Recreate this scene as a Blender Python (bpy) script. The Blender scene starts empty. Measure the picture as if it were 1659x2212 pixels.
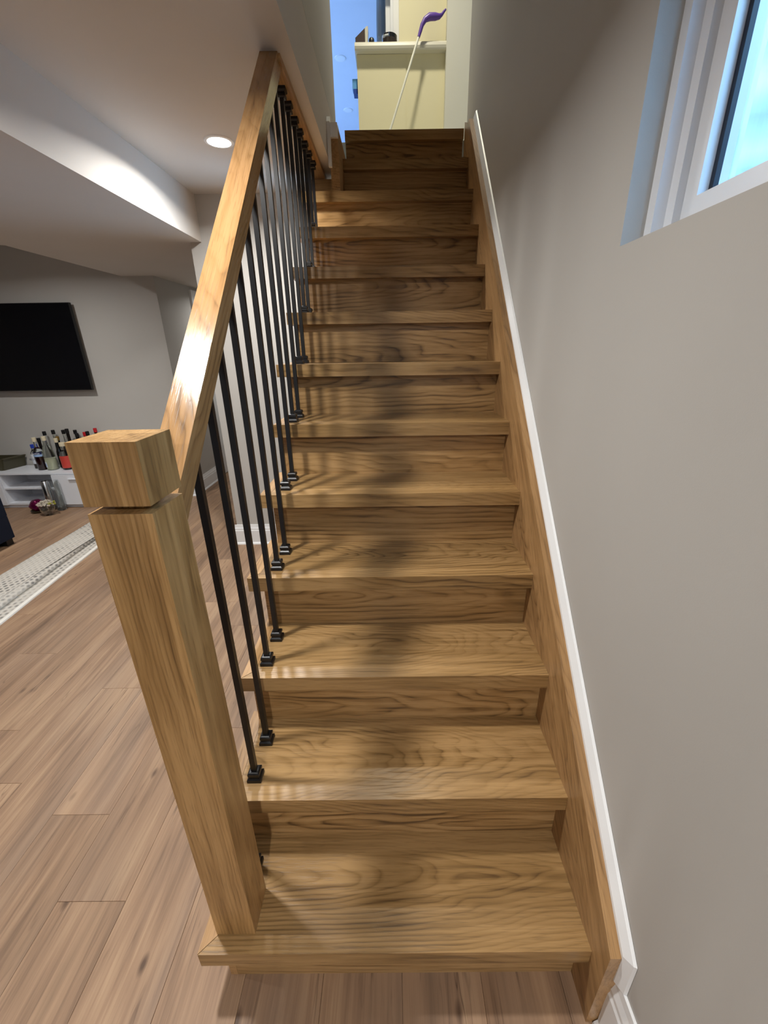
import bpy, bmesh, math, random
from mathutils import Vector, Matrix, noise
random.seed(7)
S = bpy.context.scene
COL = S.collection
PI = math.pi

# ------------------------------------------------------------------ camera
cd = bpy.data.cameras.new('camera')
cam = bpy.data.objects.new('camera', cd)
COL.objects.link(cam)
RT = Vector((0.9999098, -0.00144197, -0.01335321))
UP = Vector((0.01289679, 0.38065836, 0.92462581))
FW = Vector((-0.00374973, 0.92471462, -0.38064263))
M = Matrix((RT, UP, -FW)).transposed().to_4x4()
M.translation = Vector((0.44406, -0.55060, 1.45747))
cam.matrix_world = M
cd.sensor_fit = 'VERTICAL'
cd.sensor_height = 24.0
cd.lens = 911.7466 / 2212 * 24.0
cd.shift_x = -15.1153 / 2212
cd.shift_y = 19.9436 / 2212
cd.clip_start = 0.02
S.camera = cam

# ------------------------------------------------------------------ world, exposure
W = bpy.data.worlds.new('world')
S.world = W
W.use_nodes = True
bgn = W.node_tree.nodes['Background']
bgn.inputs[0].default_value = (0.36, 0.66, 1.0, 1)
bgn.inputs[1].default_value = 10.0
S.view_settings.view_transform = 'Standard'
S.view_settings.look = 'None'
S.view_settings.exposure = 0.0
S.view_settings.gamma = 1.0
S.view_settings.use_curve_mapping = False
LAMP_W = 25.0
WARM = (1.0, 0.985, 0.955)


def lamp_area(name, loc, size, power, color, parent=None, rot=(0, 0, 0), shape='DISK', sy=None, spread=180):
    l = bpy.data.lights.new(name, 'AREA')
    l.shape = shape
    l.size = size
    if sy:
        l.size_y = sy
    l.energy = power
    l.color = color
    l.spread = math.radians(spread)
    o = bpy.data.objects.new(name, l)
    COL.objects.link(o)
    o.rotation_euler = rot
    if parent:
        o.parent = parent
        o.location = Vector(loc) - parent.location
    else:
        o.location = loc
    return o


# daylight coming through the upper floor's big windows (left of the frame) and its warm hall lamp
lamp_area('daylight_upper_windows', (-3.8, 7.4, 4.3), 4.6, 350, (0.32, 0.54, 1.0), rot=(0, -PI / 2, 0), shape='RECTANGLE', sy=1.6)
lamp_area('hall_lamp_upper', (0.50, 3.20, 5.08), 0.16, 21, (1.0, 0.93, 0.74), spread=110)

# ------------------------------------------------------------------ materials
MATS = {}


def new_mat(name):
    m = bpy.data.materials.new(name)
    m.use_nodes = True
    nt = m.node_tree
    nt.nodes.clear()
    out = nt.nodes.new('ShaderNodeOutputMaterial')
    b = nt.nodes.new('ShaderNodeBsdfPrincipled')
    nt.links.new(b.outputs[0], out.inputs[0])
    MATS[name] = m
    return m, nt, b


def srgb(r, g, b):
    f = lambda c: (c / 255 / 12.92) if c <= 10 else ((c / 255 + 0.055) / 1.055) ** 2.4
    return (f(r), f(g), f(b), 1)


class N:
    """tiny node helper"""
    def __init__(self, nt):
        self.nt = nt

    def node(self, t, **kw):
        n = self.nt.nodes.new(t)
        for k, v in kw.items():
            setattr(n, k, v)
        return n

    def put(self, n, i, v):
        if isinstance(v, bpy.types.NodeSocket):
            self.nt.links.new(v, n.inputs[i])
        elif v is not None:
            n.inputs[i].default_value = v

    def math(self, op, a, b=None, c=None):
        n = self.node('ShaderNodeMath', operation=op)
        for i, v in enumerate((a, b, c)):
            self.put(n, i, v)
        return n.outputs[0]

    def vmath(self, op, a, b=None):
        n = self.node('ShaderNodeVectorMath', operation=op)
        self.put(n, 0, a)
        self.put(n, 1, b)
        return n.outputs['Value'] if op == 'LENGTH' else n.outputs[0]

    def noise(self, v, scale, detail=2, rough=0.5, dist=0.0):
        n = self.node('ShaderNodeTexNoise')
        self.put(n, 'Vector', v)
        n.inputs['Scale'].default_value = scale
        n.inputs['Detail'].default_value = detail
        n.inputs['Roughness'].default_value = rough
        n.inputs['Distortion'].default_value = dist
        return n.outputs[0]

    def ramp(self, f, stops):
        n = self.node('ShaderNodeValToRGB')
        cr = n.color_ramp
        while len(cr.elements) < len(stops):
            cr.elements.new(0.5)
        for e, (p, c) in zip(cr.elements, stops):
            e.position = p
            e.color = c if hasattr(c, '__len__') else (c, c, c, 1)
        self.put(n, 0, f)
        return n.outputs[0]

    def mix(self, f, a, b, mode='MIX'):
        n = self.node('ShaderNodeMix', data_type='RGBA', blend_type=mode)
        self.put(n, 0, f)
        self.put(n, 6, a)
        self.put(n, 7, b)
        return n.outputs[2]

    def bump(self, h, strength, dist=0.002):
        n = self.node('ShaderNodeBump')
        n.inputs['Strength'].default_value = strength
        n.inputs['Distance'].default_value = dist
        self.put(n, 'Height', h)
        return n.outputs[0]


def plain(name, col, rough=0.5, metal=0.0, bump=0.0, bscale=300, spec=0.5, trans=0.0, ior=1.45, coat=0.0):
    m, nt, b = new_mat(name)
    b.inputs['Base Color'].default_value = col
    b.inputs['Roughness'].default_value = rough
    b.inputs['Metallic'].default_value = metal
    b.inputs['Specular IOR Level'].default_value = spec
    b.inputs['Transmission Weight'].default_value = trans
    b.inputs['IOR'].default_value = ior
    b.inputs['Coat Weight'].default_value = coat
    n = N(nt)
    tc = n.node('ShaderNodeTexCoord')
    # every material keeps a faint unevenness of tone
    v = n.noise(tc.outputs['Object'], 3.0, 3)
    c = n.mix(0.08, col, n.ramp(v, [(0.3, tuple(x * 0.8 for x in col[:3]) + (1,)), (0.7, tuple(min(1, x * 1.15) for x in col[:3]) + (1,))]))
    nt.links.new(c, b.inputs['Base Color'])
    if bump:
        nt.links.new(n.bump(n.noise(tc.outputs['Object'], bscale, 2), bump), b.inputs['Normal'])
    return m


def oak(name, axis, cut, light, mid, dark, rough=0.30, ringf=95.0, taper=0.13, staves=None, ramt=0.75, spec=0.4, rot=0.0):
    """stained oak: rings of a log cut by the board give the arches; axis = along the grain, cut = across the face."""
    m, nt, b = new_mat(name)
    n = N(nt)
    tc = n.node('ShaderNodeTexCoord')
    oi = n.node('ShaderNodeObjectInfo')
    sep = n.node('ShaderNodeSeparateXYZ')
    vr = n.node('ShaderNodeVectorRotate', rotation_type='X_AXIS')
    vr.inputs['Angle'].default_value = -rot      # grain follows a sloping member
    nt.links.new(tc.outputs['Object'], vr.inputs['Vector'])
    nt.links.new(vr.outputs[0], sep.inputs[0])
    L, A = sep.outputs['XYZ'.index(axis)], sep.outputs['XYZ'.index(cut)]
    D = sep.outputs['XYZ'.index([c for c in 'XYZ' if c not in (axis, cut)][0])]
    rnd = oi.outputs['Random']
    r1 = n.math('FRACT', n.math('MULTIPLY', rnd, 17.31))
    r2 = n.math('FRACT', n.math('MULTIPLY', rnd, 91.7))
    off = n.node('ShaderNodeCombineXYZ')
    for i, k in enumerate((37.0, 53.0, 71.0)):
        n.put(off, i, n.math('MULTIPLY', rnd, k))
    st = None
    if staves:
        # glued-up staves: each strip has its own tone and its own figure
        st_id = n.math('FLOOR', n.math('MULTIPLY', n.math('ADD', A, 5.0), staves))
        wn = n.node('ShaderNodeTexWhiteNoise', noise_dimensions='1D')
        n.put(wn, 'W', n.math('ADD', st_id, n.math('MULTIPLY', rnd, 50.0)))
        st = wn.outputs['Value']
    # stretched coordinates
    sc = n.node('ShaderNodeCombineXYZ')
    n.put(sc, 0, n.math('MULTIPLY', L, 1.0))
    n.put(sc, 1, n.math('MULTIPLY', A, 3.2))
    n.put(sc, 2, n.math('MULTIPLY', D, 3.2))
    base = n.vmath('ADD', sc.outputs[0], off.outputs[0])
    warp = n.math('SUBTRACT', n.noise(base, 1.6, 3, 0.55), 0.5)
    warp2 = n.math('SUBTRACT', n.noise(base, 7.0, 2, 0.5), 0.5)
    a = n.math('ADD', A, n.math('MULTIPLY', n.math('SUBTRACT', r1, 0.5), 0.16))
    if st is not None:
        a = n.math('ADD', a, n.math('MULTIPLY', st, 0.3))
    c = n.math('ADD', n.math('MULTIPLY', n.math('SUBTRACT', L, n.math('MULTIPLY', n.math('SUBTRACT', r2, 0.5), 1.2)), taper),
               n.math('ADD', n.math('MULTIPLY', warp, 0.13), n.math('ADD', D, 0.03)))
    a = n.math('ADD', a, n.math('MULTIPLY', warp2, 0.010))
    vec = n.node('ShaderNodeCombineXYZ')
    n.put(vec, 0, a)
    n.put(vec, 1, c)
    rr = n.vmath('LENGTH', vec.outputs[0])
    ring = n.math('FRACT', n.math('ADD', n.math('MULTIPLY', rr, ringf), n.math('MULTIPLY', n.noise(base, 3.5, 2), 2.2)))
    # pores: short dark dashes along the grain
    pc = n.node('ShaderNodeCombineXYZ')
    n.put(pc, 0, n.math('MULTIPLY', L, 14.0))
    n.put(pc, 1, n.math('MULTIPLY', A, 420.0))
    n.put(pc, 2, n.math('MULTIPLY', D, 420.0))
    pore = n.noise(n.vmath('ADD', pc.outputs[0], off.outputs[0]), 1.0, 2, 0.6)
    fc = n.node('ShaderNodeCombineXYZ')
    n.put(fc, 0, n.math('MULTIPLY', L, 2.5))
    n.put(fc, 1, n.math('MULTIPLY', A, 60.0))
    n.put(fc, 2, n.math('MULTIPLY', D, 60.0))
    fine = n.noise(n.vmath('ADD', fc.outputs[0], off.outputs[0]), 1.0, 3, 0.6)
    ringv = n.ramp(ring, [(0.0, 0.55), (0.1, 0.15), (0.45, 0.05), (0.8, 0.55), (0.93, 0.95), (1.0, 0.55)])
    broad = n.noise(base, 2.6, 2, 0.5)
    t = n.math('ADD', n.math('MULTIPLY', n.math('MULTIPLY', ringv, n.math('MULTIPLY', ramt, n.ramp(n.noise(base, 2.1, 2), [(0.35, 0.35), (0.62, 1.25)]))), n.math('ADD', 0.05, n.math('MULTIPLY', fine, 1.1))), n.math('MULTIPLY', n.math('SUBTRACT', fine, 0.42), 1.15))
    t = n.math('ADD', t, n.math('MULTIPLY', n.math('SUBTRACT', broad, 0.45), 0.7))
    colr = n.ramp(t, [(0.0, light), (0.32, mid), (0.75, dark)])
    porem = n.ramp(pore, [(0.56, 0.0), (0.70, 1.0)])
    colr = n.mix(n.math('MULTIPLY', porem, 0.33), colr, tuple(x * 0.5 for x in dark[:3]) + (1,))
    tone = n.math('ADD', 0.9, n.math('MULTIPLY', r1, 0.2))
    if st is not None:
        tone = n.math('MULTIPLY', tone, n.math('ADD', 0.82, n.math('MULTIPLY', st, 0.34)))
    cc = n.node('ShaderNodeCombineXYZ')
    for i in range(3):
        n.put(cc, i, tone)
    colr = n.mix(1.0, colr, cc.outputs[0], 'MULTIPLY')
    nt.links.new(colr, b.inputs['Base Color'])
    b.inputs['Specular IOR Level'].default_value = spec
    rg = n.math('ADD', rough, n.math('MULTIPLY', porem, 0.12))
    nt.links.new(rg, b.inputs['Roughness'])
    h = n.math('SUBTRACT', n.math('MULTIPLY', ringv, -0.25), n.math('MULTIPLY', porem, 0.7))
    nt.links.new(n.bump(h, 0.16, 0.0012), b.inputs['Normal'])
    return m


OL, OM, OD = srgb(167, 133, 88), srgb(143, 111, 69), srgb(98, 73, 44)
oak_x = oak('oak_tread', 'X', 'Y', OL, OM, OD, ringf=110, ramt=0.62)
oak_xz = oak('oak_riser', 'X', 'Z', srgb(172, 137, 92), srgb(148, 114, 71), srgb(94, 69, 41), rough=0.32, ringf=62, ramt=0.8, taper=0.10)
oak_y = oak('oak_along_stair', 'Y', 'Z', srgb(174, 136, 91), srgb(153, 117, 75), srgb(112, 82, 52), rough=0.34, ramt=0.5)
oak_skirt = oak('oak_skirt', 'Y', 'Z', srgb(172, 134, 90), srgb(152, 116, 75), srgb(108, 79, 50), rough=0.34, ramt=0.55, rot=math.atan(0.9366))
oak_rail = oak('oak_rail', 'Y', 'X', srgb(168, 129, 87), srgb(151, 114, 73), srgb(110, 81, 51), rough=0.17, ringf=80, ramt=0.6, spec=0.26, rot=math.atan(0.9406))
oak_z = oak('oak_newel', 'Z', 'X', srgb(168, 132, 86), srgb(141, 107, 65), srgb(92, 66, 38), rough=0.30, ringf=120, taper=0.03, staves=34, ramt=0.35)


def plank_mat():
    m, nt, b = new_mat('vinyl_plank')
    n = N(nt)
    tc = n.node('ShaderNodeTexCoord')
    oi = n.node('ShaderNodeObjectInfo')
    rnd = oi.outputs['Random']
    sep = n.node('ShaderNodeSeparateXYZ')
    nt.links.new(tc.outputs['Object'], sep.inputs[0])
    x, y = sep.outputs[0], sep.outputs[1]

    def co(sx, sy, k):
        q = n.node('ShaderNodeCombineXYZ')
        n.put(q, 0, n.math('MULTIPLY', x, sx))
        n.put(q, 1, n.math('MULTIPLY', y, sy))
        n.put(q, 2, n.math('MULTIPLY', rnd, k))
        return q.outputs[0]
    broad = n.noise(co(9.0, 1.1, 90.0), 1.0, 3, 0.55, 0.6)
    streak = n.noise(co(55.0, 1.6, 60.0), 1.0, 4, 0.65, 0.3)
    fine = n.noise(co(260.0, 6.0, 30.0), 1.0, 2, 0.6)
    t = n.math('ADD', n.math('MULTIPLY', broad, 0.55), n.math('ADD', n.math('MULTIPLY', streak, 0.42), n.math('MULTIPLY', fine, 0.14)))
    colr = n.ramp(t, [(0.36, srgb(92, 71, 54)), (0.47, srgb(127, 100, 78)), (0.55, srgb(146, 116, 91)), (0.66, srgb(167, 137, 108))])
    # the print shows narrow strips of differing tone inside each plank
    wob = n.math('MULTIPLY', n.math('SUBTRACT', n.noise(co(3.0, 1.4, 13.0), 1.0, 2), 0.5), 0.05)
    sx_ = n.math('MULTIPLY', n.math('ADD', n.math('ADD', x, wob), 3.0), 17.0)
    wn = n.node('ShaderNodeTexWhiteNoise', noise_dimensions='2D')
    cvn = n.node('ShaderNodeCombineXYZ')
    n.put(cvn, 0, n.math('FLOOR', sx_))
    n.put(cvn, 1, rnd)
    n.put(wn, 'Vector', cvn.outputs[0])
    colr = n.mix(n.math('MULTIPLY', wn.outputs['Value'], 0.42), colr, n.mix(wn.outputs['Value'], srgb(118, 93, 74), srgb(164, 133, 105)))
    grey = n.noise(co(5.0, 0.9, 41.0), 1.0, 2)
    colr = n.mix(n.ramp(grey, [(0.45, 0.0), (0.7, 0.45)]), colr, srgb(128, 108, 93))
    # dark rustic splits and knots
    crack = n.noise(co(46.0, 2.6, 77.0), 1.0, 3, 0.7, 0.9)
    colr = n.mix(n.ramp(crack, [(0.60, 0.0), (0.74, 0.65)]), colr, srgb(88, 66, 51))
    thin = n.math('ABSOLUTE', n.math('SUBTRACT', n.noise(co(16.0, 0.9, 35.0), 1.0, 3, 0.6, 0.4), 0.5))
    where = n.noise(co(6.0, 1.6, 19.0), 1.0, 2)
    tm = n.math('MULTIPLY', n.ramp(thin, [(0.0, 1.0), (0.012, 0.0)]), n.ramp(where, [(0.52, 0.0), (0.66, 0.75)]))
    colr = n.mix(tm, colr, srgb(70, 52, 42))
    vor = n.node('ShaderNodeTexVoronoi', feature='F1')
    n.put(vor, 'Vector', co(6.0, 2.6, 23.0))
    vor.inputs['Scale'].default_value = 1.0
    colr = n.mix(n.ramp(vor.outputs['Distance'], [(0.02, 0.85), (0.075, 0.0)]), colr, srgb(70, 50, 38))
    tone = n.math('ADD', 0.94, n.math('MULTIPLY', rnd, 0.12))
    cc = n.node('ShaderNodeCombineXYZ')
    for i in range(3):
        n.put(cc, i, tone)
    colr = n.mix(1.0, colr, cc.outputs[0], 'MULTIPLY')
    nt.links.new(colr, b.inputs['Base Color'])
    b.inputs['Roughness'].default_value = 0.5
    b.inputs['Specular IOR Level'].default_value = 0.35
    nt.links.new(n.bump(streak, 0.2, 0.001), b.inputs['Normal'])
    return m


m_plank = plank_mat()
m_sub = plain('plank_joint', srgb(92, 70, 56), 0.8)
m_wall = plain('greige_paint', srgb(184, 181, 176), 0.6, bump=0.06, bscale=420, spec=0.3)
m_ceil = plain('ceiling_paint', srgb(206, 200, 193), 0.75, bump=0.05, bscale=380, spec=0.2)
m_trim = plain('white_trim', srgb(232, 233, 234), 0.35, spec=0.4)
m_upwall = plain('cream_paint', srgb(222, 215, 180), 0.6, spec=0.3)
m_upwhite = plain('upper_white_paint', srgb(214, 213, 202), 0.6, spec=0.3)
m_upceil = plain('upper_ceiling_paint', srgb(225, 230, 240), 0.7, spec=0.2)
m_black = plain('black_metal', srgb(22, 22, 24), 0.36, spec=0.5)
m_vinyl = plain('white_vinyl', srgb(226, 228, 232), 0.3)
m_gasket = plain('black_gasket', srgb(18, 22, 38), 0.5)
m_well = plain('window_well_steel', srgb(214, 222, 228), 0.6, 0.1)
m_tv = plain('screen_black', srgb(6, 6, 10), 0.22, spec=0.3)
m_bezel = plain('bezel_black', srgb(12, 12, 14), 0.4)
m_lac = plain('white_lacquer', srgb(222, 224, 230), 0.3)
m_steel = plain('brushed_steel', srgb(190, 190, 192), 0.22, 1.0)
m_sofa = plain('navy_fabric', srgb(26, 31, 46), 0.9, bump=0.5, bscale=700, spec=0.2)
m_tray = plain('dark_olive_wood', srgb(70, 66, 48), 0.35)
m_purple = plain('purple_plastic', srgb(92, 62, 150), 0.35)
m_pole = plain('pale_pole', srgb(222, 222, 208), 0.3)
m_ledge = plain('stone_ledge', srgb(206, 203, 188), 0.35, bump=0.05, bscale=80)
m_walnut = plain('dark_walnut', srgb(58, 42, 36), 0.45)
m_blackp = plain('black_plastic', srgb(16, 16, 18), 0.35)
m_bean = plain('dark_beans', srgb(62, 46, 36), 0.7, bump=0.8, bscale=220)
m_blue1 = plain('pale_blue_card', srgb(96, 164, 226), 0.5)
m_blue2 = plain('deep_blue_card', srgb(28, 70, 168), 0.5)
m_curt = plain('pale_grey_curtain', srgb(150, 160, 165), 0.8)


def glass(name, col=(1, 1, 1, 1), rough=0.02):
    m = plain(name, col, rough, trans=1.0, ior=1.45)
    return m


m_glass = glass('clear_glass', (0.93, 0.96, 0.95, 1))
m_frost = glass('pale_glass', (0.86, 0.90, 0.84, 1), 0.18)
m_dglass = plain('dark_bottle_glass', srgb(14, 10, 10), 0.08)
m_wine = plain('wine_red_liquid', srgb(44, 8, 14), 0.08)
m_amber = plain('amber_liquid', srgb(58, 40, 20), 0.1)
m_paleliq = plain('pale_yellow_liquid', srgb(222, 224, 200), 0.3)
m_redlab = plain('red_label', srgb(190, 66, 56), 0.45)
m_whlab = plain('white_label', srgb(222, 226, 234), 0.5)
m_bllab = plain('pale_blue_label', srgb(150, 180, 220), 0.5)
m_navy = plain('navy_print', srgb(26, 34, 84), 0.5)
m_cork = plain('cream_cap', srgb(208, 196, 168), 0.6)
m_gold = plain('gold_cap', srgb(176, 140, 70), 0.3, 0.8)
m_redcap = plain('red_cap', srgb(186, 28, 36), 0.4)
m_bluecap = plain('blue_cap', srgb(34, 62, 170), 0.4)
m_magenta = plain('plum_foil', srgb(112, 24, 70), 0.16, 0.7)
m_green = plain('yellow_green_bead', srgb(150, 150, 50), 0.3)
m_bead = plain('silver_bead', srgb(206, 196, 180), 0.3, 0.35)


def glow(name, col, strength):
    m, nt, b = new_mat(name)
    b.inputs['Base Color'].default_value = (0.9, 0.9, 0.9, 1)
    b.inputs['Emission Color'].default_value = col
    b.inputs['Emission Strength'].default_value = strength
    return m


m_lens = glow('lit_lens', (1.0, 0.97, 0.92, 1), 9.0)
m_lensoff = plain('unlit_lens', srgb(240, 242, 246), 0.4)


def window_glass():
    m, nt, b = new_mat('window_pane')
    nt.nodes.remove(b)
    n = N(nt)
    tr = n.node('ShaderNodeBsdfTransparent')
    gl = n.node('ShaderNodeBsdfGlossy')
    gl.inputs['Roughness'].default_value = 0.02
    lw = n.node('ShaderNodeLayerWeight')
    lw.inputs[0].default_value = 0.5
    fac = n.math('ADD', 0.03, n.math('MULTIPLY', n.math('POWER', lw.outputs['Facing'], 5.0), 0.8))
    tr.inputs[0].default_value = (0.92, 0.97, 1.0, 1)
    mx = n.node('ShaderNodeMixShader')
    nt.links.new(fac, mx.inputs[0])
    nt.links.new(tr.outputs[0], mx.inputs[1])
    nt.links.new(gl.outputs[0], mx.inputs[2])
    nt.links.new(mx.outputs[0], nt.nodes['Material Output'].inputs[0])
    return m


m_pane = window_glass()


def rug_mat(name, flat):
    m, nt, b = new_mat(name)
    n = N(nt)
    tc = n.node('ShaderNodeTexCoord')
    uv = tc.outputs['UV']
    sep = n.node('ShaderNodeSeparateXYZ')
    nt.links.new(uv, sep.inputs[0])
    # loops in staggered rows: u across (m), v along (m)
    u = n.math('MULTIPLY', sep.outputs[0], 34.0)
    v = n.math('MULTIPLY', sep.outputs[1], 24.0)
    row = n.math('FLOOR', u)
    v2 = n.math('ADD', v, n.math('MULTIPLY', row, 0.37))
    du = n.math('SUBTRACT', n.math('FRACT', u), 0.5)
    dv = n.math('SUBTRACT', n.math('FRACT', v2), 0.5)
    r = n.math('SQRT', n.math('ADD', n.math('MULTIPLY', du, du), n.math('MULTIPLY', dv, dv)))
    hole = n.ramp(r, [(0.1, 1.0), (0.42, 0.0)])
    wn = n.node('ShaderNodeTexWhiteNoise', noise_dimensions='2D')
    cv = n.node('ShaderNodeCombineXYZ')
    n.put(cv, 0, row)
    n.put(cv, 1, n.math('FLOOR', v2))
    n.put(wn, 'Vector', cv.outputs[0])
    big = n.noise(uv, 3.0, 2)
    amt = n.math('MULTIPLY', hole, n.math('MULTIPLY', n.math('ADD', 0.2, n.math('MULTIPLY', wn.outputs['Value'], 1.3)), n.ramp(big, [(0.38, 0.15), (0.62, 1.15)])))
    c = n.mix(n.math('MINIMUM', amt, 1.0), srgb(190, 184, 175), srgb(80, 79, 80))
    c = n.mix(0.25, c, n.ramp(n.noise(uv, 260.0, 2), [(0.3, srgb(180, 172, 160)), (0.7, srgb(226, 222, 214))]))
    nt.links.new(c, b.inputs['Base Color'])
    b.inputs['Roughness'].default_value = 0.95
    b.inputs['Specular IOR Level'].default_value = 0.1
    nt.links.new(n.bump(n.math('MULTIPLY', hole, -1.0), 0.8, 0.006), b.inputs['Normal'])
    return m


m_rug = rug_mat('woven_wool', False)
m_hem = plain('white_hem', srgb(226, 222, 214), 0.9, bump=0.3, bscale=500)


# ------------------------------------------------------------------ builders
def obj(name, bm, mat, parent=None, bevel=0.0, seg=2, smooth=False, origin=None, ang=40):
    """link bm (built in world coordinates) as one mesh object whose origin is its own centre"""
    if bevel:
        es = [e for e in bm.edges if len(e.link_faces) == 2 and e.calc_face_angle(0) > 0.5]
        bmesh.ops.bevel(bm, geom=es, offset=bevel, segments=seg, profile=0.6, affect='EDGES', clamp_overlap=True)
    vs = [v.co for v in bm.verts]
    if origin is None:
        lo = Vector([min(v[i] for v in vs) for i in range(3)])
        hi = Vector([max(v[i] for v in vs) for i in range(3)])
        origin = (lo + hi) / 2
    origin = Vector(origin)
    bmesh.ops.translate(bm, verts=bm.verts, vec=-origin)
    bmesh.ops.recalc_face_normals(bm, faces=bm.faces)
    me = bpy.data.meshes.new(name)
    bm.to_mesh(me)
    bm.free()
    if smooth:
        for p in me.polygons:
            p.use_smooth = True
        try:
            me.set_sharp_from_angle(angle=math.radians(ang))
        except Exception:
            pass
    me.materials.append(mat)
    o = bpy.data.objects.new(name, me)
    COL.objects.link(o)
    o.location = origin
    if parent is not None:
        o.parent = parent
        pw = parent.location.copy()
        q = parent.parent
        while q is not None:
            pw += q.location
            q = q.parent
        o.location = origin - pw
    return o


def empty(name, loc, label, cat, group=None):
    o = bpy.data.objects.new(name, None)
    o.empty_display_size = 0.05
    COL.objects.link(o)
    o.location = loc
    o['label'] = label
    o['category'] = cat
    if group:
        o['group'] = group
    return o


def tag(o, label, cat, group=None):
    o['label'] = label
    o['category'] = cat
    if group:
        o['group'] = group
    return o


def struct(o):
    o['kind'] = 'structure'
    return o


def box(bm, x0, x1, y0, y1, z0, z1):
    vs = [bm.verts.new((x, y, z)) for x in (x0, x1) for y in (y0, y1) for z in (z0, z1)]
    for f in ((0, 1, 3, 2), (4, 6, 7, 5), (0, 4, 5, 1), (2, 3, 7, 6), (0, 2, 6, 4), (1, 5, 7, 3)):
        bm.faces.new([vs[i] for i in f])
    return vs


def B(*a):
    bm = bmesh.new()
    box(bm, *a)
    return bm


def prism(bm, pts, axis, a, b):
    """extrude the 2-D polygon pts between a and b along axis; pts are the other two coordinates in order"""
    def P(p, t):
        return {'X': (t, p[0], p[1]), 'Y': (p[0], t, p[1]), 'Z': (p[0], p[1], t)}[axis]
    A = [bm.verts.new(P(p, a)) for p in pts]
    Bv = [bm.verts.new(P(p, b)) for p in pts]
    n = len(pts)
    bm.faces.new(A)
    bm.faces.new(Bv[::-1])
    for i in range(n):
        bm.faces.new((A[i], Bv[i], Bv[(i + 1) % n], A[(i + 1) % n]))


def lathe(bm, prof, cx, cy, z0, seg=20, sx=1.0, sy=1.0):
    rings = []
    for r, z in prof:
        rings.append([bm.verts.new((cx + sx * r * math.cos(2 * PI * i / seg), cy + sy * r * math.sin(2 * PI * i / seg), z0 + z)) for i in range(seg)])
    for a, b in zip(rings, rings[1:]):
        for i in range(seg):
            bm.faces.new((a[i], a[(i + 1) % seg], b[(i + 1) % seg], b[i]))
    bm.faces.new(rings[0][::-1])
    bm.faces.new(rings[-1])


def tube(bm, pts, radii, seg=12):
    """round tube through 3-D points"""
    rings = []
    n = len(pts)
    pts = [Vector(p) for p in pts]
    for i, p in enumerate(pts):
        d = (pts[min(i + 1, n - 1)] - pts[max(i - 1, 0)]).normalized()
        s = d.cross(Vector((0, 1, 0))).normalized()
        t = s.cross(d)
        r = radii[i]
        rings.append([bm.verts.new(p + r * (math.cos(2 * PI * k / seg) * s + math.sin(2 * PI * k / seg) * t)) for k in range(seg)])
    for a, b in zip(rings, rings[1:]):
        for i in range(seg):
            bm.faces.new((a[i], a[(i + 1) % seg], b[(i + 1) % seg], b[i]))
    bm.faces.new(rings[0][::-1])
    bm.faces.new(rings[-1])


# ------------------------------------------------------------------ measurements
R, G, NOSE, T = 0.2, 0.2126, 0.0437, 0.0467      # rise, run, nosing, tread thickness
XR = 0.878                                       # face of the skirt board on the right
XW = 0.918                                       # right wall
XS = 0.9172                                      # back of what stands against it
HC = 2.33                                        # basement ceiling
ZB = 2.083                                       # underside of the bulkhead
YC, XC = 2.56, -0.80                             # wall beside the stair: its face and its left corner
YT, XT = 3.80, -1.68                             # television wall and its right corner
SL = R / G

# ------------------------------------------------------------------ setting: floor
bm = bmesh.new()
box(bm, -5.0, 1.2, -3.2, 6.4, -0.10, -0.008)
floor = struct(obj('floor', bm, m_sub, origin=(0, 0, 0)))
PW, PL, X0 = 0.197, 1.30, -0.335


def plank_mesh(w, l):
    b = bmesh.new()
    g = 0.0003
    x, y, c, t = w / 2 - g, l / 2 - g, 0.0008, 0.008
    lo = [b.verts.new(p) for p in ((-x, -y, -t), (x, -y, -t), (x, y, -t), (-x, y, -t))]
    mi = [b.verts.new(p) for p in ((-x, -y, -c), (x, -y, -c), (x, y, -c), (-x, y, -c))]
    hi = [b.verts.new(p) for p in ((-x + c, -y + c, 0), (x - c, -y + c, 0), (x - c, y - c, 0), (-x + c, y - c, 0))]
    for q in range(4):
        r_ = (q + 1) % 4
        b.faces.new((lo[q], lo[r_], mi[r_], mi[q]))
        b.faces.new((mi[q], mi[r_], hi[r_], hi[q]))
    b.faces.new(hi)
    b.faces.new(lo[::-1])
    me = bpy.data.meshes.new('plank')
    b.to_mesh(me)
    b.free()
    me.materials.append(m_plank)
    return me


pm = plank_mesh(PW, PL)
ph = {-1: 0.155, -2: 0.40, 0: 0.75, 1: 1.13, -3: 0.98}
kmin = int((-4.9 - X0) / PW)
for k in range(kmin, 7):
    xc = X0 + k * PW + PW / 2
    p0 = ph.get(k, random.uniform(0, PL))
    for j in range(-3, 6):
        yc = p0 + j * PL + PL / 2
        if yc < -1.7 or yc > 6.3:
            continue
        near, far = yc - PL / 2, yc + PL / 2
        # leave out what stands wholly beside the frame, under the stair or behind walls
        if xc < 0.444 - (far + 0.55) * 1.0 - 0.75:
            continue
        if far < -0.9 or (xc > 0.15 and near > 0.05):
            continue
        if near > YT and (xc < XT - 0.15 or xc > 0.1):
            continue
        if near > YC and xc > XC + 0.2:
            continue
        o = bpy.data.objects.new('plank', pm)
        COL.objects.link(o)
        o.parent = floor
        o.location = (xc, yc, 0)

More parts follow.
